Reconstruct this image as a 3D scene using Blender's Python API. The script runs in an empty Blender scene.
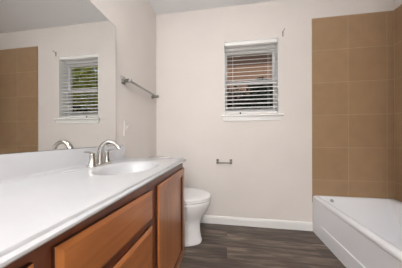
import bpy, bmesh, math, random
from mathutils import Vector, Matrix, Euler

C = bpy.context.scene.collection
S = bpy.context.scene
R = math.radians
PI = math.pi

# ------------------------------------------------------------------ camera, world, exposure
cam_d = bpy.data.cameras.new('camera')
cam = bpy.data.objects.new('camera', cam_d); C.objects.link(cam)
cam_d.sensor_fit = 'HORIZONTAL'; cam_d.sensor_width = 36.0
cam_d.lens = 168.23 * 36.0 / 402.0
cam_d.shift_y = 3.04 / 402.0
cam_d.clip_start = 0.02
cam.matrix_world = (Matrix.Translation((0, 0, 0.978)) @ Matrix.Rotation(R(8.725), 4, 'Z')
                    @ Matrix.Rotation(R(90), 4, 'X') @ Matrix.Rotation(R(-0.142), 4, 'Z'))
S.camera = cam

world = bpy.data.worlds.new('sky'); S.world = world
world.use_nodes = True
wn = world.node_tree.nodes; wl = world.node_tree.links
bg = wn['Background']
bg.inputs['Color'].default_value = (0.72, 0.85, 1.0, 1)
bg.inputs['Strength'].default_value = 0.55

sun_d = bpy.data.lights.new('sun', 'SUN'); sun_d.energy = 4.5; sun_d.angle = R(1.5); sun_d.color = (1, .95, .86)
sun = bpy.data.objects.new('sun', sun_d); C.objects.link(sun)
sun.rotation_euler = Vector((-0.7, 0.40, -0.6)).to_track_quat('-Z', 'Y').to_euler()

S.view_settings.view_transform = 'Standard'
S.view_settings.look = 'None'
S.view_settings.gamma = 1
S.view_settings.use_curve_mapping = False
S.view_settings.exposure = 0.0

GLOBE = 12.0       # vanity lamp globes
HALL_FILL = 75.0       # added hall pendant, unseen fill light
DOME_FILL = 42.0        # added ceiling lamp, unseen fill light
LAMP_COLOR = (1.0, 0.99, 0.98, 1)

# ------------------------------------------------------------------ measures (metres)
XL, XR, D, H = -0.831, 1.6126, 1.909, 2.44
XT = 0.8775          # tub front / tile edge
YR = -0.85           # wall behind the camera
ZC, YC, XF = 0.818, 1.2480, -0.305   # worktop height, far end, front edge
YN = -0.20           # worktop near end
WL, WR, WB, WT = -0.030, 0.553, 1.222, 2.047   # window opening

# ------------------------------------------------------------------ materials
def srgb(r, g, b):
    f = lambda c: (c / 255 / 12.92) if c / 255 <= .04045 else ((c / 255 + .055) / 1.055) ** 2.4
    return (f(r), f(g), f(b), 1)

def mat(name, col, rough=.5, metal=0.0, noise=0.0, nscale=20, bump=0.0, bscale=200, spec=.5, coat=0.0):
    m = bpy.data.materials.new(name); m.use_nodes = True
    nt = m.node_tree; p = nt.nodes['Principled BSDF']
    p.inputs['Base Color'].default_value = col
    p.inputs['Roughness'].default_value = rough
    p.inputs['Metallic'].default_value = metal
    p.inputs['Specular IOR Level'].default_value = spec
    p.inputs['Coat Weight'].default_value = coat
    tc = nt.nodes.new('ShaderNodeTexCoord')
    if noise > 0:
        n = nt.nodes.new('ShaderNodeTexNoise'); n.inputs['Scale'].default_value = nscale
        n.inputs['Detail'].default_value = 3
        nt.links.new(tc.outputs['Object'], n.inputs['Vector'])
        r = nt.nodes.new('ShaderNodeValToRGB')
        a = [max(0, c * (1 - noise)) for c in col[:3]]; b = [min(1, c * (1 + noise)) for c in col[:3]]
        r.color_ramp.elements[0].color = (*a, 1); r.color_ramp.elements[1].color = (*b, 1)
        r.color_ramp.elements[0].position = .3; r.color_ramp.elements[1].position = .7
        nt.links.new(n.outputs['Fac'], r.inputs['Fac'])
        nt.links.new(r.outputs['Color'], p.inputs['Base Color'])
    if bump > 0:
        n2 = nt.nodes.new('ShaderNodeTexNoise'); n2.inputs['Scale'].default_value = bscale
        nt.links.new(tc.outputs['Object'], n2.inputs['Vector'])
        bp = nt.nodes.new('ShaderNodeBump'); bp.inputs['Strength'].default_value = bump
        bp.inputs['Distance'].default_value = .002
        nt.links.new(n2.outputs['Fac'], bp.inputs['Height'])
        nt.links.new(bp.outputs['Normal'], p.inputs['Normal'])
    return m

def wood(name, dark, mid, light, axis, rough=.32):
    """cabinet wood, grain running along axis"""
    m = bpy.data.materials.new(name); m.use_nodes = True
    nt = m.node_tree; p = nt.nodes['Principled BSDF']; L = nt.links
    tc = nt.nodes.new('ShaderNodeTexCoord'); mp = nt.nodes.new('ShaderNodeMapping')
    sc = [38, 38, 38]; sc[axis] = 2.6
    mp.inputs['Scale'].default_value = sc
    n = nt.nodes.new('ShaderNodeTexNoise'); n.inputs['Scale'].default_value = 1.0
    n.inputs['Detail'].default_value = 6; n.inputs['Roughness'].default_value = .6
    n.inputs['Distortion'].default_value = .4
    L.new(tc.outputs['Object'], mp.inputs['Vector']); L.new(mp.outputs['Vector'], n.inputs['Vector'])
    n2 = nt.nodes.new('ShaderNodeTexNoise'); n2.inputs['Scale'].default_value = 5
    L.new(tc.outputs['Object'], n2.inputs['Vector'])
    mx = nt.nodes.new('ShaderNodeMath'); mx.operation = 'MULTIPLY_ADD'
    mx.inputs[1].default_value = .55; L.new(n.outputs['Fac'], mx.inputs[0])
    m2 = nt.nodes.new('ShaderNodeMath'); m2.operation = 'MULTIPLY'; m2.inputs[1].default_value = .45
    L.new(n2.outputs['Fac'], m2.inputs[0]); L.new(m2.outputs[0], mx.inputs[2])
    r = nt.nodes.new('ShaderNodeValToRGB')
    r.color_ramp.elements[0].position = .34; r.color_ramp.elements[0].color = dark
    r.color_ramp.elements[1].position = .68; r.color_ramp.elements[1].color = light
    e = r.color_ramp.elements.new(.5); e.color = mid
    L.new(mx.outputs[0], r.inputs['Fac']); L.new(r.outputs['Color'], p.inputs['Base Color'])
    p.inputs['Roughness'].default_value = rough
    p.inputs['Coat Weight'].default_value = .4; p.inputs['Coat Roughness'].default_value = .16
    return m

def emit(name, col, strength):
    m = bpy.data.materials.new(name); m.use_nodes = True
    p = m.node_tree.nodes['Principled BSDF']
    p.inputs['Base Color'].default_value = (.8, .8, .8, 1)
    p.inputs['Emission Color'].default_value = col
    p.inputs['Emission Strength'].default_value = strength
    return m

def tile_mat(name, axis):
    """tan ceramic tile with grout lines; axis = the horizontal axis of the wall (0 or 1)"""
    m = bpy.data.materials.new(name); m.use_nodes = True
    nt = m.node_tree; p = nt.nodes['Principled BSDF']; L = nt.links
    tc = nt.nodes.new('ShaderNodeTexCoord'); sp = nt.nodes.new('ShaderNodeSeparateXYZ')
    cb = nt.nodes.new('ShaderNodeCombineXYZ')
    L.new(tc.outputs['Object'], sp.inputs[0])
    a = nt.nodes.new('ShaderNodeMath'); a.operation = 'ADD'
    a.inputs[1].default_value = (-0.8715 if axis == 0 else -D + .34 * 8)
    L.new(sp.outputs[axis], a.inputs[0]); L.new(a.outputs[0], cb.inputs[0])
    b = nt.nodes.new('ShaderNodeMath'); b.operation = 'ADD'; b.inputs[1].default_value = -0.5345 + .333 * 4
    L.new(sp.outputs[2], b.inputs[0]); L.new(b.outputs[0], cb.inputs[1])
    br = nt.nodes.new('ShaderNodeTexBrick')
    br.offset = 0; br.squash = 1
    br.inputs['Scale'].default_value = 1
    br.inputs['Brick Width'].default_value = .338; br.inputs['Row Height'].default_value = .333
    br.inputs['Mortar Size'].default_value = .0026; br.inputs['Mortar Smooth'].default_value = .15
    br.inputs['Bias'].default_value = 0
    br.inputs['Color1'].default_value = srgb(168, 139, 108); br.inputs['Color2'].default_value = srgb(162, 133, 102)
    br.inputs['Mortar'].default_value = srgb(182, 157, 130)
    L.new(cb.outputs[0], br.inputs['Vector'])
    n = nt.nodes.new('ShaderNodeTexNoise'); n.inputs['Scale'].default_value = 9; n.inputs['Detail'].default_value = 5
    L.new(tc.outputs['Object'], n.inputs['Vector'])
    mr = nt.nodes.new('ShaderNodeMapRange'); mr.inputs['To Min'].default_value = .86; mr.inputs['To Max'].default_value = 1.12
    L.new(n.outputs['Fac'], mr.inputs['Value'])
    vm = nt.nodes.new('ShaderNodeVectorMath'); vm.operation = 'SCALE'
    L.new(br.outputs['Color'], vm.inputs[0]); L.new(mr.outputs[0], vm.inputs['Scale'])
    L.new(vm.outputs[0], p.inputs['Base Color'])
    bp = nt.nodes.new('ShaderNodeBump'); bp.inputs['Strength'].default_value = .5; bp.inputs['Distance'].default_value = .002
    bp.invert = True
    L.new(br.outputs['Fac'], bp.inputs['Height']); L.new(bp.outputs['Normal'], p.inputs['Normal'])
    p.inputs['Roughness'].default_value = .38
    return m

def floor_mat():
    m = bpy.data.materials.new('vinyl_plank'); m.use_nodes = True
    nt = m.node_tree; p = nt.nodes['Principled BSDF']; L = nt.links
    tc = nt.nodes.new('ShaderNodeTexCoord')
    br = nt.nodes.new('ShaderNodeTexBrick'); br.offset = .37; br.offset_frequency = 2
    br.inputs['Scale'].default_value = 1
    br.inputs['Brick Width'].default_value = 1.22; br.inputs['Row Height'].default_value = .152
    br.inputs['Mortar Size'].default_value = .0012; br.inputs['Mortar Smooth'].default_value = .1
    br.inputs['Color1'].default_value = (0, 0, 0, 1); br.inputs['Color2'].default_value = (1, 1, 1, 1)
    br.inputs['Mortar'].default_value = (.5, .5, .5, 1)
    L.new(tc.outputs['Object'], br.inputs['Vector'])
    # grain, shifted per plank
    sh = nt.nodes.new('ShaderNodeVectorMath'); sh.operation = 'MULTIPLY_ADD'
    sh.inputs[1].default_value = (7, 3, 5); L.new(br.outputs['Color'], sh.inputs[0]); L.new(tc.outputs['Object'], sh.inputs[2])
    mp = nt.nodes.new('ShaderNodeMapping'); mp.inputs['Scale'].default_value = (3.2, 44, 1)
    L.new(sh.outputs[0], mp.inputs['Vector'])
    n = nt.nodes.new('ShaderNodeTexNoise'); n.inputs['Scale'].default_value = 1.0; n.inputs['Detail'].default_value = 8
    n.inputs['Roughness'].default_value = .66; n.inputs['Distortion'].default_value = .6
    L.new(mp.outputs[0], n.inputs['Vector'])
    mp2 = nt.nodes.new('ShaderNodeMapping'); mp2.inputs['Scale'].default_value = (1.6, 7, 1)
    L.new(sh.outputs[0], mp2.inputs['Vector'])
    n2 = nt.nodes.new('ShaderNodeTexNoise'); n2.inputs['Scale'].default_value = 1.3; n2.inputs['Detail'].default_value = 3
    L.new(mp2.outputs[0], n2.inputs['Vector'])
    ad = nt.nodes.new('ShaderNodeMath'); ad.operation = 'MULTIPLY_ADD'; ad.inputs[1].default_value = .55
    L.new(n.outputs['Fac'], ad.inputs[0])
    h = nt.nodes.new('ShaderNodeMath'); h.operation = 'MULTIPLY'; h.inputs[1].default_value = .45
    L.new(n2.outputs['Fac'], h.inputs[0]); L.new(h.outputs[0], ad.inputs[2])
    r = nt.nodes.new('ShaderNodeValToRGB')
    r.color_ramp.elements[0].position = .37; r.color_ramp.elements[0].color = srgb(54, 46, 41)
    r.color_ramp.elements[1].position = .66; r.color_ramp.elements[1].color = srgb(152, 137, 122)
    e = r.color_ramp.elements.new(.5); e.color = srgb(93, 81, 72)
    L.new(ad.outputs[0], r.inputs['Fac'])
    mr = nt.nodes.new('ShaderNodeMapRange'); mr.inputs['To Min'].default_value = .86; mr.inputs['To Max'].default_value = 1.12
    sx = nt.nodes.new('ShaderNodeSeparateXYZ'); L.new(br.outputs['Color'], sx.inputs[0]); L.new(sx.outputs[0], mr.inputs['Value'])
    vm = nt.nodes.new('ShaderNodeVectorMath'); vm.operation = 'SCALE'
    L.new(r.outputs['Color'], vm.inputs[0]); L.new(mr.outputs[0], vm.inputs['Scale'])
    L.new(vm.outputs[0], p.inputs['Base Color'])
    bp = nt.nodes.new('ShaderNodeBump'); bp.inputs['Strength'].default_value = .15; bp.inputs['Distance'].default_value = .001
    L.new(n.outputs['Fac'], bp.inputs['Height']); L.new(bp.outputs['Normal'], p.inputs['Normal'])
    p.inputs['Roughness'].default_value = .42
    return m

M = {}
M['wall'] = mat('wall_paint', srgb(228, 222, 217), .75, noise=.015, nscale=4, bump=.12, bscale=160)
M['ceiling'] = mat('ceiling_paint', srgb(247, 248, 250), .9, bump=.08, bscale=120)
M['trim'] = mat('white_trim_paint', srgb(240, 240, 238), .4)
M['vinyl'] = mat('white_window_vinyl', srgb(243, 243, 243), .4)
M['slat'] = mat('white_blind_slat', srgb(246, 245, 243), .45)
M['floor'] = floor_mat()
M['tile_x'] = tile_mat('tan_tile_far', 0)
M['tile_y'] = tile_mat('tan_tile_side', 1)
M['tub'] = mat('white_tub_enamel', srgb(243, 245, 250), .16, spec=.5)
M['porcelain'] = mat('white_porcelain', srgb(240, 240, 240), .12, spec=.5)
M['plastic'] = mat('white_seat_plastic', srgb(240, 240, 240), .25)
M['marble'] = mat('cultured_marble', srgb(204, 205, 208), .22, noise=.012, nscale=6, spec=.5)
M['nickel'] = mat('brushed_nickel', srgb(196, 194, 190), .22, metal=1.0, bump=.03, bscale=400)
M['bar_metal'] = mat('satin_bar_metal', srgb(150, 149, 147), .25, metal=1.0)
M['dark_nickel'] = mat('dark_nickel', srgb(120, 116, 110), .32, metal=1.0)
M['wood_v'] = wood('cherry_wood_upright', srgb(148, 88, 44), srgb(168, 102, 52), srgb(184, 118, 63), 2)
M['wood_h'] = wood('cherry_wood_level', srgb(148, 88, 44), srgb(168, 102, 52), srgb(184, 118, 63), 1)
M['wood_frame'] = wood('cherry_wood_frame', srgb(104, 52, 28), srgb(120, 62, 34), srgb(134, 73, 41), 2)
M['edge_shade'] = mat('painted_edge_shade', srgb(66, 31, 18), .5)  # shadow of the gaps, put into the colour of edges and grooves
M['toe'] = mat('dark_toe_board', srgb(62, 36, 24), .6)
M['mirror'] = mat('silvered_mirror', (.78, .79, .785, 1), 0.0, metal=1.0)
M['mirror_edge'] = mat('mirror_edge', srgb(82, 88, 86), .3)
M['switch'] = mat('ivory_plate', srgb(228, 223, 219), .5)
M['rubber'] = mat('dark_plastic', srgb(42, 40, 40), .5)
M['globe'] = emit('lit_globe', LAMP_COLOR, GLOBE)
M['dome'] = emit('fill_dome', LAMP_COLOR, DOME_FILL)
M['hall'] = emit('fill_hall_globe', LAMP_COLOR, HALL_FILL)
M['ground'] = mat('dry_lawn', srgb(168, 142, 104), .9, noise=.25, nscale=3)
M['bricks'] = mat('tan_house_wall', srgb(150, 114, 92), .85, noise=.12, nscale=6)
M['roof'] = mat('roof_shingle', srgb(110, 92, 84), .9)
M['leaf_red'] = mat('maroon_leaf', srgb(38, 16, 18), .6, noise=.4, nscale=6)
M['leaf_dark'] = mat('dark_leaf', srgb(20, 26, 16), .6, noise=.4, nscale=6)
M['leaf_lime'] = mat('lime_leaf', srgb(178, 180, 88), .6, noise=.3, nscale=4)
M['bark'] = mat('bark', srgb(84, 68, 54), .9)
g = bpy.data.materials.new('window_glass'); g.use_nodes = True
gp = g.node_tree.nodes['Principled BSDF']
gp.inputs['Base Color'].default_value = (.98, 1, .99, 1); gp.inputs['Roughness'].default_value = 0
gp.inputs['Transmission Weight'].default_value = 1; gp.inputs['IOR'].default_value = 1.02
M['glass'] = g

# ------------------------------------------------------------------ mesh helpers
def obj(name, bm, m, parent=None, smooth=False, bevel=0, loc=None, autosmooth=None, segs=2):
    bmesh.ops.recalc_face_normals(bm, faces=bm.faces[:])
    me = bpy.data.meshes.new(name); bm.to_mesh(me); bm.free()
    if m is not None: me.materials.append(m)
    o = bpy.data.objects.new(name, me); C.objects.link(o)
    if parent is not None: o.parent = parent
    if loc is not None: o.location = loc
    if smooth:
        for p in me.polygons: p.use_smooth = True
        if autosmooth is not None:
            me.set_sharp_from_angle(angle=R(autosmooth))
    if bevel:
        b = o.modifiers.new('bevel', 'BEVEL'); b.width = bevel; b.segments = segs; b.limit_method = 'ANGLE'
        b.angle_limit = R(40)
    return o

def box(bm, x0, x1, y0, y1, z0, z1):
    v = [bm.verts.new(p) for p in ((x0, y0, z0), (x1, y0, z0), (x1, y1, z0), (x0, y1, z0),
                                   (x0, y0, z1), (x1, y0, z1), (x1, y1, z1), (x0, y1, z1))]
    for f in ((3, 2, 1, 0), (4, 5, 6, 7), (0, 1, 5, 4), (1, 2, 6, 5), (2, 3, 7, 6), (3, 0, 4, 7)):
        bm.faces.new([v[i] for i in f])

def boxes(*bs):
    bm = bmesh.new()
    for b in bs: box(bm, *b)
    return bm

def loft(bm, rings, cap0=True, cap1=True):
    vs = [[bm.verts.new(p) for p in r] for r in rings]
    n = len(vs[0])
    for a, b in zip(vs, vs[1:]):
        for i in range(n):
            bm.faces.new((a[i], a[(i + 1) % n], b[(i + 1) % n], b[i]))
    if cap0: bm.faces.new(list(reversed(vs[0])))
    if cap1: bm.faces.new(vs[-1])
    return vs

def lathe(bm, prof, center=(0, 0, 0), n=28, axis='Z'):
    rings = []
    cx, cy, cz = center
    for r, z in prof:
        ring = []
        for i in range(n):
            t = 2 * PI * i / n; a, b = r * math.cos(t), r * math.sin(t)
            ring.append({'Z': (cx + a, cy + b, cz + z), 'X': (cx + z, cy + a, cz + b), 'Y': (cx + b, cy + z, cz + a)}[axis])
        rings.append(ring)
    loft(bm, rings)

def tube(bm, pts, radii, n=16, flat=1.0):
    """round bar along pts"""
    pts = [Vector(p) for p in pts]
    if not isinstance(radii, (list, tuple)): radii = [radii] * len(pts)
    rings = []
    up = Vector((0, 0, 1))
    t0 = (pts[1] - pts[0]).normalized()
    if abs(t0.dot(up)) > .9: up = Vector((0, 1, 0))
    nrm = t0.cross(up).normalized()
    for i, p in enumerate(pts):
        a = pts[max(i - 1, 0)]; b = pts[min(i + 1, len(pts) - 1)]
        t = (b - a).normalized()
        nrm = (nrm - t * nrm.dot(t)).normalized(); bi = t.cross(nrm)
        rings.append([tuple(p + (nrm * math.cos(2 * PI * k / n) + bi * math.sin(2 * PI * k / n) * flat) * radii[i]) for k in range(n)])
    loft(bm, rings)

def spline(ctrl, n=8):
    """Catmull-Rom through ctrl"""
    P = [Vector(c) for c in ctrl]; P = [P[0] * 2 - P[1]] + P + [P[-1] * 2 - P[-2]]
    out = []
    for i in range(1, len(P) - 2):
        for k in range(n):
            t = k / n
            a, b, c, d = P[i - 1:i + 3]
            out.append(.5 * ((2 * b) + (c - a) * t + (2 * a - 5 * b + 4 * c - d) * t * t + (3 * b - a - 3 * c + d) * t ** 3))
    out.append(P[-2])
    return out

def rrect(x0, x1, y0, y1, r, z, k=8, m=6):
    """rounded rectangle ring; the same number of points whatever the radius"""
    pts = []
    cs = [(x1 - r, y0 + r, -90), (x1 - r, y1 - r, 0), (x0 + r, y1 - r, 90), (x0 + r, y0 + r, 180)]
    arcs = []
    for cx, cy, a0 in cs:
        arcs.append([(cx + r * math.cos(R(a0 + 90 * i / k)), cy + r * math.sin(R(a0 + 90 * i / k))) for i in range(k + 1)])
    for i in range(4):
        pts += arcs[i]
        a = arcs[i][-1]; b = arcs[(i + 1) % 4][0]
        for j in range(1, m): pts.append((a[0] + (b[0] - a[0]) * j / m, a[1] + (b[1] - a[1]) * j / m))
    return [(x, y, z) for x, y in pts]

def panel(bm, y0, y1, z0, z1, steps, xback, face):
    """board in the YZ plane. steps = [(inset, x)], first outermost. face=+1 looks to +X"""
    rings = []
    for ins, x in [(0, xback)] + steps:
        rings.append([(x, y0 + ins, z0 + ins), (x, y1 - ins, z0 + ins), (x, y1 - ins, z1 - ins), (x, y0 + ins, z1 - ins)])
    loft(bm, rings)

def empty(name, loc, label=None, cat=None, group=None, kind=None):
    o = bpy.data.objects.new(name, None); C.objects.link(o); o.location = loc; o.empty_display_size = .05
    return tag(o, label, cat, group, kind)

def tag(o, label=None, cat=None, group=None, kind=None):
    if label: o['label'] = label
    if cat: o['category'] = cat
    if group: o['group'] = group
    if kind: o['kind'] = kind
    return o

def struct(name, bm, m, label, cat, **k):
    return tag(obj(name, bm, m, **k), label, cat, kind='structure')

def under(o, parent):
    """parent keeping world position (thing roots carry a translation only)"""
    o.parent = parent; o.matrix_parent_inverse = Matrix.Translation(-Vector(parent.location)); return o

# ------------------------------------------------------------------ the room shell
TK = .12
struct('floor', boxes((XL - TK, XR + TK, -2.8, D + .2, -.1, 0)), M['floor'], 'dark brown wood-look vinyl plank floor', 'floor')
struct('ceiling', boxes((XL - TK, XR + TK, -2.8, D + .2, H, H + .1)), M['ceiling'], 'flat white painted ceiling', 'ceiling')
struct('wall_left', boxes((XL - TK, XL, YR - TK, D + .2, 0, H)), M['wall'], 'pale painted wall behind the mirror and vanity', 'wall')
struct('wall_back', boxes((XL, WL, D, D + .2, 0, H), (WR, XR, D, D + .2, 0, H), (WL, WR, D, D + .2, 0, WB), (WL, WR, D, D + .2, WT, H)),
       M['wall'], 'pale painted wall with the window in it', 'wall')
struct('wall_right', boxes((XR, XR + TK, YR - TK, D + .2, 0, H)), M['wall'], 'pale wall along the long side of the bathtub', 'wall')
struct('wall_rear', boxes((XL, -.35, YR - TK, YR, 0, H), (.45, XR, YR - TK, YR, 0, H), (-.35, .45, YR - TK, YR, 2.04, H)),
       M['wall'], 'pale wall behind the viewpoint with the door', 'wall')
struct('wall_alcove', boxes((XT, XR, .255, .375, 0, H)), M['wall'], 'pale stub wall at the near end of the bathtub', 'wall')
# tile surround of the tub
struct('wall_tile_back', boxes((XT, XR, D - .009, D, .30, 2.2041)), M['tile_x'], 'tan square tiles above the far end of the bathtub', 'tiled wall')
struct('wall_tile_right', boxes((XR - .009, XR, .375, D - .009, .30, 2.2041)), M['tile_y'], 'tan square tiles along the long side of the bathtub', 'tiled wall')
struct('wall_tile_alcove', boxes((XT, XR - .009, .375, .384, .30, 2.2041)), M['tile_x'], 'tan square tiles above the near end of the bathtub', 'tiled wall')

def baseboard(name, p0, p1, inward, label):
    """board with a rounded top, from p0 to p1, thickness to the inward side"""
    prof = [(0, 0), (.013, 0), (.013, .068), (.009, .082), (.004, .087), (0, .087)]
    bm = bmesh.new(); rings = []
    for p in (p0, p1):
        rings.append([(p[0] + inward[0] * a, p[1] + inward[1] * a, b) for a, b in prof])
    loft(bm, rings)
    return struct(name, bm, M['trim'], label, 'baseboard')
baseboard('baseboard_back', (XL, D), (XT, D), (0, -1), 'white baseboard below the window wall')
baseboard('baseboard_left', (XL, YC + .02), (XL, D - .014), (1, 0), 'white baseboard behind the toilet')
baseboard('baseboard_rear', (.53, YR), (XR, YR), (0, 1), 'white baseboard behind the viewpoint')

# open doorway, hall and pendant, added behind the viewpoint for low frontal light
HY = -2.7
struct('wall_hall_left', boxes((-.95, -.85, HY, YR - TK, 0, H)), M['wall'], 'pale wall of the added hall, left of the doorway behind the viewpoint', 'wall')
struct('wall_hall_right', boxes((.95, 1.05, HY, YR - TK, 0, H)), M['wall'], 'pale wall of the added hall, right of the doorway behind the viewpoint', 'wall')
struct('wall_hall_end', boxes((-.95, 1.05, HY - .1, HY, 0, H)), M['wall'], 'pale wall at the far end of the added hall', 'wall')
hp = empty('added_hall_pendant', (.05, -1.75, H), 'added globe pendant in the unseen hall, fill light from behind the viewpoint', 'pendant lamp')  # added lamp, fills the room through the doorway
bm = bmesh.new(); lathe(bm, [(.001, 0), (.06, 0), (.055, -.02), (.006, -.025), (.006, -.42), (.001, -.42)], (.05, -1.75, H), 24)
under(obj('base', bm, M['nickel'], smooth=True, autosmooth=40), hp)
bm = bmesh.new(); lathe(bm, [(.001, -.42), (.09, -.44), (.16, -.51), (.18, -.60), (.16, -.69), (.09, -.76), (.001, -.78)], (.05, -1.75, H), 32)
under(obj('lamp_shade', bm, M['hall'], smooth=True), hp)
struct('trim_1', boxes((-.42, -.35, YR, YR + .016, 0, 2.11), (.45, .52, YR, YR + .016, 0, 2.11), (-.35, .45, YR, YR + .016, 2.04, 2.11)),
       M['trim'], 'white casing of the door behind the viewpoint', 'trim')

# ------------------------------------------------------------------ window
GX0, GX1, GZ0, GZ1, GY = .005, .5236, 1.303, 1.957, D + .114     # clear glass
win = tag(obj('window_1', boxes((WL, GX0 - .022, D + .09, D + .17, WB, WT), (GX1 + .022, WR, D + .09, D + .17, WB, WT),
                                (WL, WR, D + .09, D + .17, GZ1 + .025, WT), (WL, WR, D + .09, D + .17, WB, GZ0 - .035),
                                ), M['vinyl'], bevel=.002),
          'white vinyl sash window behind the blind', 'window', kind='structure')
# white jamb liners of the opening
obj('jamb', boxes((WL, WL + .006, D - .001, D + .09, WB, WT), (WR - .006, WR, D - .001, D + .09, WB, WT),
                  (WL + .006, WR - .006, D - .001, D + .09, WT - .006, WT)), M['trim'], win)
ZM0, ZM1 = 1.586, 1.640      # meeting rails
def sash(z0, z1, y0, y1, b, t):
    o = obj('sash', boxes((GX0 - .024, GX0, y0, y1, z0 - b, z1 + t), (GX1, GX1 + .024, y0, y1, z0 - b, z1 + t),
                          (GX0, GX1, y0, y1, z0 - b, z0), (GX0, GX1, y0, y1, z1, z1 + t)), M['vinyl'], win, bevel=.002)
    obj('pane', boxes((GX0 - .002, GX1 + .002, (y0 + y1) / 2 - .002, (y0 + y1) / 2 + .002, z0 - .002, z1 + .002)), M['glass'], o)
    return o
sash(GZ0, ZM0, D + .100, D + .128, .036, .030)
sash(ZM1, GZ1, D + .130, D + .158, .030, .026)
sl = bmesh.new()
prof = [(D + .09, WB - .001), (D + .09, WB + .004), (D - .026, WB + .004), (D - .034, WB - .001), (D - .034, WB - .014), (D - .028, WB - .020), (D, WB - .020)]
# sill board: the opening part, then the projecting nose with horns
box(sl, WL, WR, D - .001, D + .09, WB, WB + .004)
rings = [[(x, y, z) for y, z in ((D, WB + .004), (D - .026, WB + .004), (D - .034, WB - .002), (D - .034, WB - .014), (D - .028, WB - .02), (D, WB - .02))] for x in (-.056, .592)]
loft(sl, rings)
obj('window_sill', sl, M['trim'], win)
sa = bmesh.new()
loft(sa, [[(-.046, y, WB - .020), (.582, y, WB - .020), (.572, y, WB - .066), (-.040, y, WB - .066)] for y in (D - .014, D)])
obj('apron_trim', sa, M['trim'], win, bevel=.003)

# ------------------------------------------------------------------ blind
BX0, BX1 = WL + .009, WR - .009
BY = D + .036
bl = empty('window_blind', ((BX0 + BX1) / 2, BY, WB), 'white two-inch slatted blind hanging open in the window', 'window blind')
under(obj('headrail', boxes((BX0, BX1, D + .006, D + .062, WT - .045, WT - .007)), M['slat'], bevel=.003), bl)
sb = bmesh.new()
tilt = R(-24)           # room-side edge lower
PITCH = .0445; z = WT - .070
zs = []
while z > WB + .045:
    zs.append(z); z -= PITCH
for z in zs:
    rings = []
    for x in (BX0 + .002, BX1 - .002):
        top = []; bot = []
        for i in range(7):
            s = -1 + 2 * i / 6
            yy = s * .025; zz = .0022 * (1 - s * s)
            for lst, dz in ((top, .0013), (bot, -.0013)):
                lst.append((x, BY + yy * math.cos(tilt) - (zz + dz) * math.sin(-tilt) * 0, z - yy * math.sin(tilt) + zz + dz))
        rings.append(top + bot[::-1])
    loft(sb, rings)
under(obj('slats', sb, M['slat'], smooth=True, autosmooth=50), bl)
br_ = under(obj('bottom_rail', boxes((BX0 + .002, BX1 - .002, BY - .026, BY + .026, WB + .012, WB + .030)), M['slat'], bevel=.004), bl)
for x in (.15,):
    bm = bmesh.new(); lathe(bm, [(.001, -.004), (.009, -.003), (.010, 0), (.010, .004)], (x, BY - .025, WB + .021), 14, 'Y')
    b_ = obj('rail_button', bm, M['rubber'], smooth=True, autosmooth=40); b_.parent = br_
for x in (BX0 + .09, BX1 - .09):
    bm = bmesh.new()
    for y in (BY - .027, BY + .027): tube(bm, [(x, y, WB + .03), (x, y, WT - .045)], .0009, 6)
    under(obj('ladder_cord', bm, M['slat']), bl)
# small metal bracket left on the wall beside the window's top corner
bm = bmesh.new()
box(bm, .588, .600, D - .004, D, 2.050, 2.105)
tube(bm, [(.594, D - .002, 2.098), (.596, D - .030, 2.102), (.599, D - .040, 2.110)], .004, 8)
tag(obj('curtain_bracket', bm, M['nickel'], bevel=.001), 'small metal curtain bracket on the wall above right corner of the blind', 'bracket')

# ------------------------------------------------------------------ bathtub
TY0, TY1, TX0, TX1, TZ = .386, D - .010, XT, XR - .010, .375
bm = bmesh.new()
fr, en, rt, nr = .046, .032, .072, .09     # deck widths: front, far end, wall side, near end
rings = [rrect(TX0 + .03, TX1, TY0, TY1, .004, .30),
         rrect(TX0 + .004, TX1, TY0, TY1, .004, .335),
         rrect(TX0, TX1, TY0, TY1, .006, .350),
         rrect(TX0 + .003, TX1 - .001, TY0 + .001, TY1 - .001, .010, .364),
         rrect(TX0 + .012, TX1 - .004, TY0 + .004, TY1 - .004, .016, .372),
         rrect(TX0 + .024, TX1 - .010, TY0 + .01, TY1 - .01, .02, TZ),
         rrect(TX0 + fr - .012, TX1 - rt + .012, TY0 + nr - .014, TY1 - en + .012, .020, TZ),
         rrect(TX0 + fr - .004, TX1 - rt + .004, TY0 + nr - .004, TY1 - en + .003, .022, TZ - .004),
         rrect(TX0 + fr + .004, TX1 - rt - .004, TY0 + nr + .003, TY1 - en - .008, .022, TZ - .018),
         rrect(TX0 + fr + .012, TX1 - rt - .014, TY0 + nr + .008, TY1 - en - .040, .022, TZ - .06),
         rrect(TX0 + fr + .03, TX1 - rt - .035, TY0 + nr + .02, TY1 - en - .135, .03, TZ - .19),
         rrect(TX0 + fr + .045, TX1 - rt - .05, TY0 + nr + .035, TY1 - en - .195, .06, TZ - .27),
         rrect(TX0 + fr + .075, TX1 - rt - .08, TY0 + nr + .07, TY1 - en - .22, .09, TZ - .302),
         rrect(TX0 + fr + .13, TX1 - rt - .135, TY0 + nr + .14, TY1 - en - .28, .06, TZ - .31)]
loft(bm, rings, cap0=False)
tub = empty('bathtub', ((TX0 + TX1) / 2, (TY0 + TY1) / 2, 0), 'white alcove bathtub with flat apron against the tan tiles', 'bathtub')
under(obj('basin', bm, M['tub'], smooth=True, autosmooth=60), tub)
bm = bmesh.new()
panel(bm, TY0, TY1, 0, .128, [(0, TX0 + .001)], TX0 + .04, -1)
loft(bm, [[(TX0 + .04, y, .128), (TX0 + .001, y, .128), (TX0 + .001 + d, y, .130), (TX0 + .001 + d, y, .34), (TX0 + .04, y, .34)]
          for y, d in ((TY0, 0), (TY0 + .14, 0), (TY0 + .22, .007), (TY1 - .22, .007), (TY1 - .14, 0), (TY1, 0))])
panel(bm, TY0, TY1, .338, .345, [(0, TX0 + .006), (.003, TX0 + .001)], TX0 + .04, -1)
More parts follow.
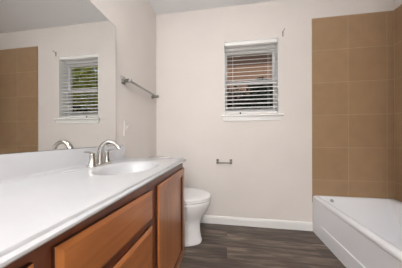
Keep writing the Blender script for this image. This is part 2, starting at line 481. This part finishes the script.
under(obj('apron', bm, M['tub'], smooth=True, autosmooth=28), tub)
bm = bmesh.new(); lathe(bm, [(.001, .003), (.02, .003), (.026, .0)], (1.25, TY0 + .36, TZ - .31))
under(obj('drain', bm, M['nickel'], smooth=True), tub)
bm = bmesh.new(); lathe(bm, [(.001, 0), (.017, 0), (.016, .004), (.001, .005)], (0, 0, 0), 20)
bmesh.ops.transform(bm, matrix=Matrix.Translation((1.03, 1.849, .341)) @ Matrix.Rotation(R(58), 4, 'X'), verts=bm.verts[:])
under(obj('overflow_cover', bm, mat('grey_plate', srgb(170, 172, 172), .35), smooth=True, autosmooth=40), tub)

# ------------------------------------------------------------------ vanity cabinet
XFACE = -.333; XD = -.318      # face frame, door fronts
VY0, VY1 = -.18, 1.246
van = empty('vanity_cabinet', ((XL + XFACE) / 2, .5, 0), 'reddish brown wood vanity cabinet under the white worktop', 'vanity cabinet')
under(obj('carcass', boxes((XL + .002, XFACE - .018, VY0, VY0 + .016, .09, .794), (XL + .002, XFACE - .018, VY1 - .016, VY1, .09, .794),
      (XL + .002, XL + .012, VY0 + .016, VY1 - .016, .09, .794), (XL + .012, XFACE - .018, VY0 + .016, VY1 - .016, .09, .106)), M['wood_frame']), van)
under(obj('toe_board', boxes((XL + .05, XFACE - .075, VY0 + .01, VY1 - .01, 0, .09)), M['toe']), van)
ff = boxes((XFACE - .018, XFACE, VY0, VY0 + .035, .09, .794), (XFACE - .018, XFACE, .222, .290, .09, .794),
           (XFACE - .018, XFACE, .682, .766, .09, .794), (XFACE - .018, XFACE, VY1 - .035, VY1, .09, .794))
for a, b in ((VY0 + .035, .222), (.290, .682), (.766, VY1 - .035)):
    box(ff, XFACE - .018, XFACE, a, b, .736, .794); box(ff, XFACE - .018, XFACE, a, b, .09, .13)
for za in (.335, .595):
    box(ff, XFACE - .018, XFACE, .290, .682, za, za + .04)
under(obj('face_frame', ff, M['wood_frame']), van)
def edge_shade(o, bands):
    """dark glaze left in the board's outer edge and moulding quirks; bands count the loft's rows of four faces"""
    o.data.materials.append(M['edge_shade'])
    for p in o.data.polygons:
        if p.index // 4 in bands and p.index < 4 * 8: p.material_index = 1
def cab_door(y0, y1, z0, z1):
    bm = bmesh.new()
    # stiles and rails with a moulded inner edge around an open centre
    st = [(.0, XD - .005), (.005, XD), (.048, XD), (.050, XD - .003), (.056, XD - .004), (.060, XD - .012)]
    rings = [[(x, y0 + i, z0 + i), (x, y1 - i, z0 + i), (x, y1 - i, z1 - i), (x, y0 + i, z1 - i)] for i, x in [(0, XFACE)] + st]
    loft(bm, rings, cap1=False)
    d = under(obj('door', bm, M['wood_v']), van); edge_shade(d, (0, 3, 5))
    bm = bmesh.new()
    panel(bm, y0 + .059, y1 - .059, z0 + .059, z1 - .059, [(0, XD - .012), (.006, XD - .0118)], XD - .015, 1)
    p = obj('door_panel', bm, M['wood_v']); p.parent = d
def cab_drawer(y0, y1, z0, z1, drop=0.0):
    bm = bmesh.new()
    panel(bm, y0, y1, z0, z1, [(0, XD - .007), (.004, XD - .004), (.013, XD), (.014, XD)], XFACE, 1)
    for v in bm.verts: v.co.z -= drop * ((v.co.y - y0) / (y1 - y0) - .5)     # the front hangs a little out of level
    d = under(obj('drawer_front', bm, M['wood_h']), van); edge_shade(d, (0,))
cab_door(.752, 1.243, .100, .748)
cab_door(-.16, .238, .105, .766)
cab_drawer(.275, .697, .630, .757, .022)
cab_drawer(.275, .697, .365, .600, .020)
cab_drawer(.275, .697, .105, .340, .010)

# ------------------------------------------------------------------ worktop with moulded basin
BCX, BCY, BAX, BAY = -.530, .850, .140, .190
top = empty('vanity_worktop', ((XL + XF) / 2, (YN + YC) / 2, ZC), 'long white cultured marble worktop with oval basin and backsplash', 'worktop')
bm = bmesh.new()
NB = 72
def ell(s, z, dx=0):
    return [(BCX + dx + BAX * s * math.cos(2 * PI * i / NB), BCY + BAY * s * math.sin(2 * PI * i / NB), z) for i in range(NB)]
xa, xb = XL + .001, XF - .014
out = [bm.verts.new((x, y, ZC)) for x, y in ((xa, YN), (xb, YN), (xb, YC - .014), (xa, YC - .014))]
inn = [bm.verts.new(p) for p in ell(1.14, ZC)]
ed = []
for lp in (out, inn):
    for i in range(len(lp)): ed.append(bm.edges.new((lp[i], lp[(i + 1) % len(lp)])))
bmesh.ops.triangle_fill(bm, use_beauty=True, edges=ed)
# moulded edge along the front and the far end (mitred): (outward offset, z)
eprof = [(0, ZC), (.003, ZC - .001), (.0045, ZC - .0035), (.0045, ZC - .0085), (.0105, ZC - .0095), (.014, ZC - .0125),
         (.014, ZC - .0175), (.011, ZC - .0215), (.002, ZC - .023), (-.03, ZC - .023)]
prev = None
for o_, z in eprof:
    cur = [bm.verts.new((xb + o_, YN, z)), bm.verts.new((xb + o_, YC - .014 + o_, z)), bm.verts.new((xa, YC - .014 + o_, z))]
    if prev:
        for i in range(2): bm.faces.new((prev[i], prev[i + 1], cur[i + 1], cur[i]))
    prev = cur
bmesh.ops.remove_doubles(bm, verts=bm.verts[:], dist=.0002)
under(obj('countertop', bm, M['marble'], smooth=True, autosmooth=35), top)
bm = bmesh.new()
rings = [ell(1.14, ZC), ell(1.10, ZC - .0006), ell(1.05, ZC - .0025), ell(1.0, ZC - .007), ell(.95, ZC - .017), ell(.88, ZC - .04),
         ell(.78, ZC - .08), ell(.66, ZC - .105), ell(.5, ZC - .124), ell(.32, ZC - .134), ell(.12, ZC - .138)]
loft(bm, rings, cap0=False)
bas = under(obj('basin', bm, M['marble'], smooth=True), top)
bm = bmesh.new(); lathe(bm, [(.001, .004), (.010, .004), (.012, .002), (.020, .003), (.0235, 0)], (BCX, BCY, ZC - .138))
dn = obj('drain', bm, M['nickel'], smooth=True, autosmooth=40); dn.parent = bas
bm = bmesh.new()
bp_ = [(XL + .001, ZC - .002), (XL + .026, ZC - .002), (XL + .0225, ZC + .004), (XL + .0205, ZC + .012), (XL + .019, ZC + .090), (XL + .0165, ZC + .0965), (XL + .012, ZC + .098), (XL + .001, ZC + .098)]
loft(bm, [[(x, y, z) for x, z in bp_] for y in (YN, YC - .006)])
under(obj('backsplash', bm, M['marble'], smooth=True, autosmooth=30), top)
# shallow oval soap rest moulded beside the tap
bm = bmesh.new()
rings = []
for s, z in ((1.0, 0), (.94, .0009), (.88, .0009), (.80, 0.0002)):
    rings.append([(-.725 + .038 * s * math.cos(2 * PI * i / 32), 0.690 + .045 * s * math.sin(2 * PI * i / 32), ZC + z) for i in range(32)])
loft(bm, rings, cap0=False)
under(obj('soap_rest', bm, M['marble'], smooth=True), top)

# ------------------------------------------------------------------ tap
FX, FY = -.724, .872
fa = empty('basin_faucet', (FX, FY, ZC), 'brushed nickel two-handle faucet behind the oval basin', 'faucet')
bm = bmesh.new()
def stadium(hl, r, z):
    p = []
    for i in range(13): p.append((FX + r * math.cos(R(180 * i / 12)), FY + hl + r * math.sin(R(180 * i / 12)), z))
    for i in range(13): p.append((FX + r * math.cos(R(180 + 180 * i / 12)), FY - hl + r * math.sin(R(180 + 180 * i / 12)), z))
    return p
loft(bm, [stadium(.056, .027, ZC), stadium(.056, .027, ZC + .006), stadium(.055, .024, ZC + .010), stadium(.054, .018, ZC + .012)])
under(obj('base_plate', bm, M['nickel'], smooth=True, autosmooth=50), fa)
for s in (-1, 1):
    bm = bmesh.new()
    cy = FY + s * .056
    lathe(bm, [(.023, .010), (.021, .016), (.017, .030), (.0145, .048), (.0135, .062), (.0135, .070), (.011, .0755), (.004, .078), (.001, .0785)], (FX, cy, ZC))
    h = under(obj('handle', bm, M['nickel'], smooth=True, autosmooth=60), fa)
    bm = bmesh.new()
    pts = spline([(FX, cy - s * .008, ZC + .073), (FX, cy + s * .012, ZC + .078), (FX + .002, cy + s * .030, ZC + .081), (FX + .004, cy + s * .054, ZC + .083)], 5)
    tube(bm, pts, [.0078 + .0025 * math.sin(PI * i / (len(pts) - 1)) for i in range(len(pts))], 12, .55)
    l = obj('lever', bm, M['nickel'], smooth=True, autosmooth=60); l.parent = h; l.matrix_parent_inverse = Matrix.Identity(4)
bm = bmesh.new()
pts = spline([(FX, FY, ZC + .008), (FX, FY, ZC + .045), (FX + .004, FY, ZC + .082), (FX + .022, FY, ZC + .116), (FX + .054, FY, ZC + .133), (FX + .088, FY, ZC + .127), (FX + .112, FY, ZC + .108), (FX + .120, FY, ZC + .094)], 6)
n = len(pts)
tube(bm, pts, [.0205 - .0098 * min(1, (i / n) * 1.5) + (.0 if i < n - 4 else .0012) for i in range(n)], 18)
sp = under(obj('spout', bm, M['nickel'], smooth=True, autosmooth=60), fa)
bm = bmesh.new(); tube(bm, [(FX - .022, FY, ZC + .010), (FX - .022, FY, ZC + .052)], .0028, 10); lathe(bm, [(.001, .060), (.005, .057), (.006, .054), (.005, .051), (.001, .049)], (FX - .022, FY, ZC), 12)
under(obj('lift_rod', bm, M['nickel'], smooth=True, autosmooth=50), fa)

# ------------------------------------------------------------------ mirror
MX = -.8175; MY1 = 1.147; MZ0, MZ1 = ZC + .0985, 1.804
mi = tag(obj('wall_mirror', boxes((XL + .001, MX - .0006, YN, MY1, MZ0, MZ1)), M['mirror_edge']), 'large frameless mirror on the left wall above the worktop', 'mirror')
obj('mirror_glass', boxes((MX - .0006, MX, YN + .002, MY1 - .002, MZ0 + .002, MZ1 - .002)), M['mirror'], mi)

# ------------------------------------------------------------------ vanity light above the mirror (out of frame)
vl = empty('vanity_light', (XL, .45, 2.08), 'three-globe lit vanity lamp above the mirror', 'wall lamp')
under(obj('backplate', boxes((XL, XL + .02, .13, .77, 2.04, 2.14)), M['nickel'], bevel=.006), vl)
for y in (.2, .45, .7):
    bm = bmesh.new(); tube(bm, spline([(XL + .015, y, 2.09), (XL + .07, y, 2.10), (XL + .10, y, 2.07)], 5), .009, 10)
    a_ = under(obj('arm', bm, M['nickel'], smooth=True, autosmooth=50), vl)
    bm = bmesh.new(); lathe(bm, [(.001, .0), (.02, -.003), (.045, -.025), (.057, -.06), (.05, -.095), (.025, -.115), (.001, -.12)], (XL + .10, y, 2.075), 24)
    s_ = obj('shade', bm, M['globe'], smooth=True); s_.parent = a_
cl = empty('added_ceiling_light', (.35, -.45, H), 'round added ceiling lamp behind the viewpoint, unseen fill light', 'ceiling lamp')  # lamp added out of view to light the room from behind
bm = bmesh.new(); lathe(bm, [(.001, 0), (.09, 0), (.085, -.02), (.03, -.03), (.012, -.035), (.012, -.10), (.001, -.10)], (.35, -.45, H), 32)
under(obj('base', bm, M['nickel'], smooth=True, autosmooth=40), cl)
bm = bmesh.new(); lathe(bm, [(.001, -.10), (.09, -.105), (.15, -.135), (.175, -.19), (.15, -.25), (.09, -.285), (.001, -.295)], (.35, -.45, H), 32)
under(obj('lamp_shade', bm, M['dome'], smooth=True), cl)

# ------------------------------------------------------------------ towel bar on the left wall
tb = empty('towel_bar', (XL, 1.50, 1.44), 'long brushed nickel towel bar on the left wall beyond the mirror', 'towel bar')
for y in (1.248, 1.790):
    bm = boxes((XL, XL + .010, y - .024, y + .024, 1.408, 1.470))
    box(bm, XL + .010, XL + .078, y - .012, y + .012, 1.418, 1.446)
    under(obj('post', bm, M['bar_metal'], bevel=.003), tb)
bm = bmesh.new(); tube(bm, [(XL + .062, 1.238, 1.430), (XL + .062, 1.800, 1.430)], .0095, 16)
under(obj('bar', bm, M['bar_metal'], smooth=True, autosmooth=50), tb)

# ------------------------------------------------------------------ switch plate
sw = empty('light_switch', (XL, 1.314, 1.055), 'white switch plate on the left wall beyond the mirror', 'light switch')
bm = bmesh.new(); panel(bm, 1.262, 1.332, .992, 1.118, [(0, XL + .003), (.004, XL + .006), (.006, XL + .006)], XL, 1)
under(obj('cover_plate', bm, M['switch']), sw)
bm = bmesh.new(); loft(bm, [[(XL + .006, 1.292, 1.043), (XL + .006, 1.302, 1.043), (XL + .006, 1.302, 1.067), (XL + .006, 1.292, 1.067)],
                            [(XL + .020, 1.293, 1.062), (XL + .020, 1.301, 1.062), (XL + .018, 1.301, 1.071), (XL + .018, 1.293, 1.071)]])
under(obj('toggle', bm, M['switch']), sw)

# ------------------------------------------------------------------ toilet paper holder
tp = empty('toilet_paper_holder', (-.03, D, .70), 'empty dark nickel toilet paper holder on the wall below the window', 'paper holder')
for x in (-.103, .044):
    bm = boxes((x - .013, x + .013, D - .008, D, .678, .730))
    box(bm, x - .009, x + .009, D - .066, D - .008, .684, .708)
    under(obj('post', bm, M['dark_nickel'], bevel=.003), tp)
bm = bmesh.new(); tube(bm, [(-.096, D - .054, .695), (.037, D - .054, .695)], .007, 14)
under(obj('roller', bm, M['dark_nickel'], smooth=True, autosmooth=50), tp)

# ------------------------------------------------------------------ toilet (tank against the left wall, bowl towards the room)
TCY = 1.565
to = empty('toilet', (XL + .35, TCY, 0), 'white toilet with closed lid between vanity and back wall', 'toilet')
def egg(xb, xf, w, z, n=40, p=2.2):
    """egg-shaped ring: back at xb, front at xf, half width w"""
    xm = xb + (xf - xb) * .45
    out = []
    for i in range(n):
        t = 2 * PI * i / n; c, s = math.cos(t), math.sin(t)
        if c >= 0: x = xm + (xf - xm) * c
        else: x = xm - (xm - xb) * abs(c) ** (2 / 2.8)
        yy = w * (abs(s) ** (2 / p)) * (1 if s >= 0 else -1)
        out.append((x, TCY + yy, z))
    return out
bm = bmesh.new()
XB = -.64
rings = [egg(XB, -.236, .112, 0), egg(XB, -.232, .114, .012), egg(XB, -.240, .108, .03), egg(XB, -.250, .104, .09), egg(XB, -.252, .103, .15),
         egg(XB, -.246, .106, .195), egg(XB, -.222, .124, .245), egg(XB, -.180, .158, .300), egg(XB, -.158, .174, .350), egg(XB, -.152, .180, .380),
         egg(XB, -.153, .179, .392), egg(XB, -.164, .168, .398), egg(XB, -.168, .164, .4025)]
loft(bm, rings)
under(obj('bowl', bm, M['porcelain'], smooth=True, autosmooth=60), to)
bm = bmesh.new()
loft(bm, [egg(-.60, -.154, .178, .4025), egg(-.60, -.149, .182, .406), egg(-.60, -.149, .182, .416), egg(-.60, -.153, .179, .4205)])
st = under(obj('seat', bm, M['plastic'], smooth=True, autosmooth=60), to)
bm = bmesh.new()
loft(bm, [egg(-.60, -.153, .179, .4225), egg(-.60, -.148, .183, .426), egg(-.60, -.148, .183, .434), egg(-.60, -.156, .176, .4405), egg(-.59, -.19, .145, .4455), egg(-.57, -.26, .09, .448)])
under(obj('lid', bm, M['plastic'], smooth=True, autosmooth=60), to)
def rr2(x0, x1, w, r, z): return rrect(x0, x1, TCY - w, TCY + w, r, z)
bm = bmesh.new()
loft(bm, [rr2(XL + .015, -.645, .195, .03, .405), rr2(XL + .013, -.638, .20, .03, .42), rr2(XL + .012, -.632, .215, .03, .735)])
under(obj('tank', bm, M['porcelain'], smooth=True, autosmooth=60), to)
bm = bmesh.new()
loft(bm, [rr2(XL + .008, -.626, .222, .03, .735), rr2(XL + .007, -.622, .225, .03, .742), rr2(XL + .007, -.622, .225, .03, .758), rr2(XL + .012, -.630, .218, .03, .766)])
under(obj('tank_lid', bm, M['porcelain'], smooth=True, autosmooth=60), to)
bm = bmesh.new(); tube(bm, [(-.634, TCY - .15, .69), (-.612, TCY - .15, .69)], .009, 12); tube(bm, [(-.616, TCY - .15, .69), (-.614, TCY - .08, .685)], .006, 10)
under(obj('flush_lever', bm, M['nickel'], smooth=True, autosmooth=50), to)
for s in (-1, 1):
    bm = bmesh.new(); tube(bm, [(-.60, TCY + s * .07 - .02, .430), (-.60, TCY + s * .07 + .02, .430)], .012, 12)
    under(obj('hinge', bm, M['plastic'], smooth=True, autosmooth=50), to)

# ------------------------------------------------------------------ outside the window
random.seed(4)
struct('ground', boxes((-9, 14, D + .3, 16, -.35, -.3)), M['ground'], 'dry lawn outside the window', 'ground')
nh = empty('neighbour_house', (0, 8, -.3), 'tan house wall glimpsed through upper slats of the blind', 'house')
under(obj('house_wall', boxes((-5, 2.6, 6.5, 10, -.3, 4.3)), M['bricks']), nh)
bm = bmesh.new(); loft(bm, [[(x, 6.1, 4.25), (x, 10.4, 4.25), (x, 8.2, 5.6)] for x in (-5.4, 3.0)])
under(obj('roof', bm, M['roof']), nh)
def bush(name, cx, cy, rx, ry, z0, z1, nleaf, lm, label, group=None, size=.07):
    root = empty(name, (cx, cy, -.3), label, 'shrub' if 'tree' not in name else 'tree', group)
    bm = bmesh.new()
    for k in range(nleaf):
        u = random.uniform(-1, 1); t = random.uniform(0, 2 * PI); rad = (.55 + .45 * random.random())
        s = math.sqrt(1 - u * u)
        p = Vector((cx + rx * rad * s * math.cos(t), cy + ry * rad * s * math.sin(t), (z0 + z1) / 2 + (z1 - z0) / 2 * rad * u))
        e = Euler((random.uniform(-1, 1), random.uniform(-1, 1), random.uniform(0, 6.3))).to_matrix()
        w = size * random.uniform(.7, 1.3)
        vs = [bm.verts.new(p + e @ Vector(q)) for q in ((-w, 0, 0), (0, -w * .5, w * .12), (w, 0, 0), (0, w * .5, w * .12))]
        bm.faces.new(vs)
    f = under(obj('foliage', bm, lm), root)
    bm = bmesh.new(); tube(bm, [(cx, cy, -.3), (cx + .03, cy, (z0 + z1) / 2)], [.07, .03], 10)
    under(obj('trunk', bm, M['bark']), root)
bush('garden_shrub', -.45, 4.6, .62, .5, -.3, 2.3, 4600, M['leaf_red'], 'maroon leafed shrub seen through the lower left of the blind')
bush('garden_shrub', .9, 4.5, .68, .5, -.3, 2.5, 5200, M['leaf_dark'], 'dark green shrub seen through the lower right of the blind')
bush('garden_shrub', .2, 5.75, .9, .4, -.3, 2.7, 3600, M['leaf_dark'], 'dark tall shrub between and behind the two nearer shrubs outside the window')
bush('garden_shrub', 3.4, 4.6, 1.2, .7, -.3, 2.1, 4200, M['leaf_dark'], 'dark green shrub seen in the mirrored window')
bush('garden_tree', 5.4, 6.6, 2.2, 1.4, 1.2, 4.6, 4500, M['leaf_lime'], 'yellow green tree seen in the mirrored window', size=.12)
